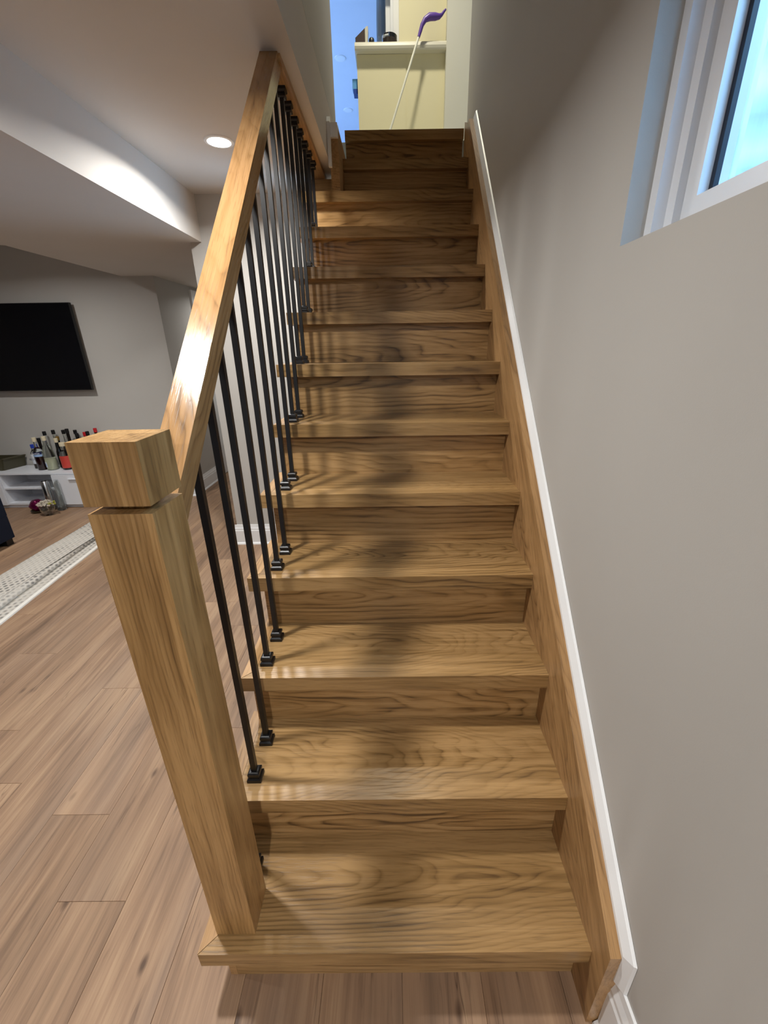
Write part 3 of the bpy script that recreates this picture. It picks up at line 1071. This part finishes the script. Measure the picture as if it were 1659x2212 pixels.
rug = bmesh.new()
uvl = rug.loops.layers.uv.new('UVMap')
ny = 40
prof_r = []
# section across the folded rug: lower layer out to the right edge, upper layer folded over it
low = [(-1.800, 0.0005), (-1.800, 0.007), (-1.86, 0.008), (-1.905, 0.009)]
upl = [(-1.902, 0.012), (-1.897, 0.022), (-1.905, 0.033), (-1.94, 0.040), (-2.02, 0.044), (-2.12, 0.046), (-2.22, 0.044), (-2.28, 0.036), (-2.306, 0.022), (-2.300, 0.008), (-2.27, 0.0005)]
sec = low + upl
ring_u = [0.0]
for p, q in zip(sec, sec[1:]):
    ring_u.append(ring_u[-1] + math.hypot(q[0] - p[0], q[1] - p[1]))
rows = []
for j in range(ny + 1):
    y = 0.7 + (3.35 - 0.7) * j / ny
    row = []
    for k, (x, z) in enumerate(sec):
        sk = -0.085 * (y - 1.0) if x > -1.95 else -0.012 * (y - 2.0)
        wob = 0.007 * noise.noise(Vector((x * 5, y * 3.1, 1.7)))
        row.append(rug.verts.new((x + sk + wob, y, z + (0.004 * noise.noise(Vector((x * 9, y * 4, 0))) if z > 0.02 else 0))))
    rows.append(row)
for j in range(ny):
    for k in range(len(sec) - 1):
        f = rug.faces.new((rows[j][k], rows[j][k + 1], rows[j + 1][k + 1], rows[j + 1][k]))
        for lp in f.loops:
            jj, kk = next((jj, kk) for jj in (j, j + 1) for kk in (k, k + 1) if rows[jj][kk] is lp.vert)
            lp[uvl].uv = (ring_u[kk], 0.7 + 2.65 * jj / ny)
rug.faces.new(rows[0][::-1])
rug.faces.new(rows[-1])
rg = obj('rug', rug, m_rug, smooth=True, ang=70)
tag(rg, 'folded pale grey woven rug lying along the plank floor behind the newel post', 'rug')
hem = bmesh.new()
hr = []
for j in range(ny + 1):
    y = 0.7 + 2.65 * j / ny
    wob = 0.007 * noise.noise(Vector((-1.8 * 5, y * 3.1, 1.7)))
    x = -1.800 - 0.085 * (y - 1.0) + wob
    hr.append([hem.verts.new((x + a, y, z)) for a, z in ((-0.024, 0.0078), (-0.012, 0.0105), (0.003, 0.009), (0.005, 0.0005), (-0.002, 0.0005))])
for p, q in zip(hr, hr[1:]):
    for k in range(4):
        hem.faces.new((p[k], p[k + 1], q[k + 1], q[k]))
obj('hem', hem, m_hem, rg, smooth=True)

# ------------------------------------------------------------------ things upstairs
LZ = 3.683
pole = empty('reaching_pole', (0.437, 3.62, 2.6), 'white pole with a curved purple handle leaning on the upper half wall', 'pole')
pb0, pb1 = Vector((0.283, 3.72, 2.6)), Vector((0.697, 3.90, 3.686))
dirp = (pb1 - pb0)
bm = bmesh.new()
tube(bm, [pb0 + Vector((0, 0, 0.004)), pb0 + dirp * 0.5, pb1], [0.0085, 0.0085, 0.0085], 14)
obj('shaft', bm, m_pole, pole, smooth=True)
bm = bmesh.new()
hp = [(0.694, 3.898, 3.676), (0.705, 3.903, 3.706), (0.720, 3.906, 3.748), (0.742, 3.910, 3.780), (0.778, 3.914, 3.798), (0.822, 3.917, 3.800), (0.853, 3.919, 3.802), (0.872, 3.920, 3.812), (0.886, 3.920, 3.828), (0.902, 3.920, 3.842)]
hr_ = [0.0105, 0.0125, 0.0145, 0.018, 0.0235, 0.0225, 0.0165, 0.0105, 0.009, 0.006]
tube(bm, hp, hr_, 14)
obj('handle', bm, m_purple, pole, smooth=True)

fr = empty('desk_frame', (0.25, 4.06, LZ), 'small dark slanted box with pale back standing at the ledge end', 'box')
bm = bmesh.new()
prism(bm, [(0.200, LZ), (0.276, LZ), (0.276, LZ + 0.083), (0.200, LZ + 0.028)], 'Y', 3.962, 4.05)
obj('body', bm, m_walnut, fr, bevel=0.002)
bm = bmesh.new()
prism(bm, [(0.277, LZ), (0.296, LZ), (0.302, LZ + 0.092), (0.294, LZ + 0.095), (0.277, LZ + 0.084)], 'Y', 3.962, 4.05)
obj('back_board', bm, m_ledge, fr)
bm = bmesh.new()
lathe(bm, [(0.018, 0.0), (0.022, 0.004), (0.021, 0.024), (0.015, 0.031), (0.008, 0.032)], 0.327, 3.978, LZ, 16)
tag(obj('speaker_puck', bm, m_blackp, smooth=True), 'tiny rounded black gadget on the ledge between dark box and jar', 'gadget')
bm = bmesh.new()
lathe(bm, [(0.006, 0.0), (0.006, 0.008), (0.002, 0.012), (0.0015, 0.040), (0.0005, 0.042)], 0.385, 3.975, LZ, 8)
tag(obj('pin_stand', bm, m_steel, smooth=True), 'thin small metal spike standing on the ledge beside the jar', 'ornament')
j = empty('glass_jar', (0.469, 4.06, LZ), 'clear glass jar of dark beans with a black knob on the ledge', 'jar')
bm = bmesh.new()
lathe(bm, [(0.058, 0.0), (0.060, 0.003), (0.060, 0.055), (0.056, 0.058)], 0.469, 4.012, LZ, 24)
obj('jar_wall', bm, m_glass, j, smooth=True)
bm = bmesh.new()
lathe(bm, [(0.054, 0.002), (0.055, 0.03), (0.04, 0.038), (0.01, 0.041)], 0.469, 4.012, LZ, 24)
obj('beans', bm, m_bean, j, smooth=True)
bm = bmesh.new()
lathe(bm, [(0.020, 0.042), (0.024, 0.05), (0.024, 0.066), (0.014, 0.074)], 0.488, 4.005, LZ, 16)
obj('jar_knob', bm, m_blackp, j, smooth=True)
cb = empty('card_box', (0.185, 4.06, 3.45), 'small pale and dark blue card hung on the end of the half wall', 'card')
obj('upper_card', B(0.160, 0.204, 4.03, 4.10, 3.435, 3.497), m_blue1, cb)
obj('lower_card', B(0.168, 0.204, 4.03, 4.10, 3.403, 3.434), m_blue2, cb)
# curtain beside the casing
bm = bmesh.new()
rowsc = []
for jz in range(0, 17):
    z = 3.70 + jz * 0.043
    row = []
    for k in range(13):
        u = k / 12
        w = 0.03 + 0.07 * (0.5 + 0.5 * math.cos((z - 3.85) * 2.1))
        row.append(bm.verts.new((0.515 - u * (0.05 + w), 4.22 + 0.012 * math.sin(u * 14), z)))
    rowsc.append(row)
for a, b_ in zip(rowsc, rowsc[1:]):
    for k in range(12):
        bm.faces.new((a[k], a[k + 1], b_[k + 1], b_[k]))
ct = obj('curtain', bm, m_curt, smooth=True)
sm = ct.modifiers.new('thickness', 'SOLIDIFY')
sm.thickness = 0.004
tag(ct, 'pale grey curtain edge hanging beside the white casing upstairs', 'curtain')
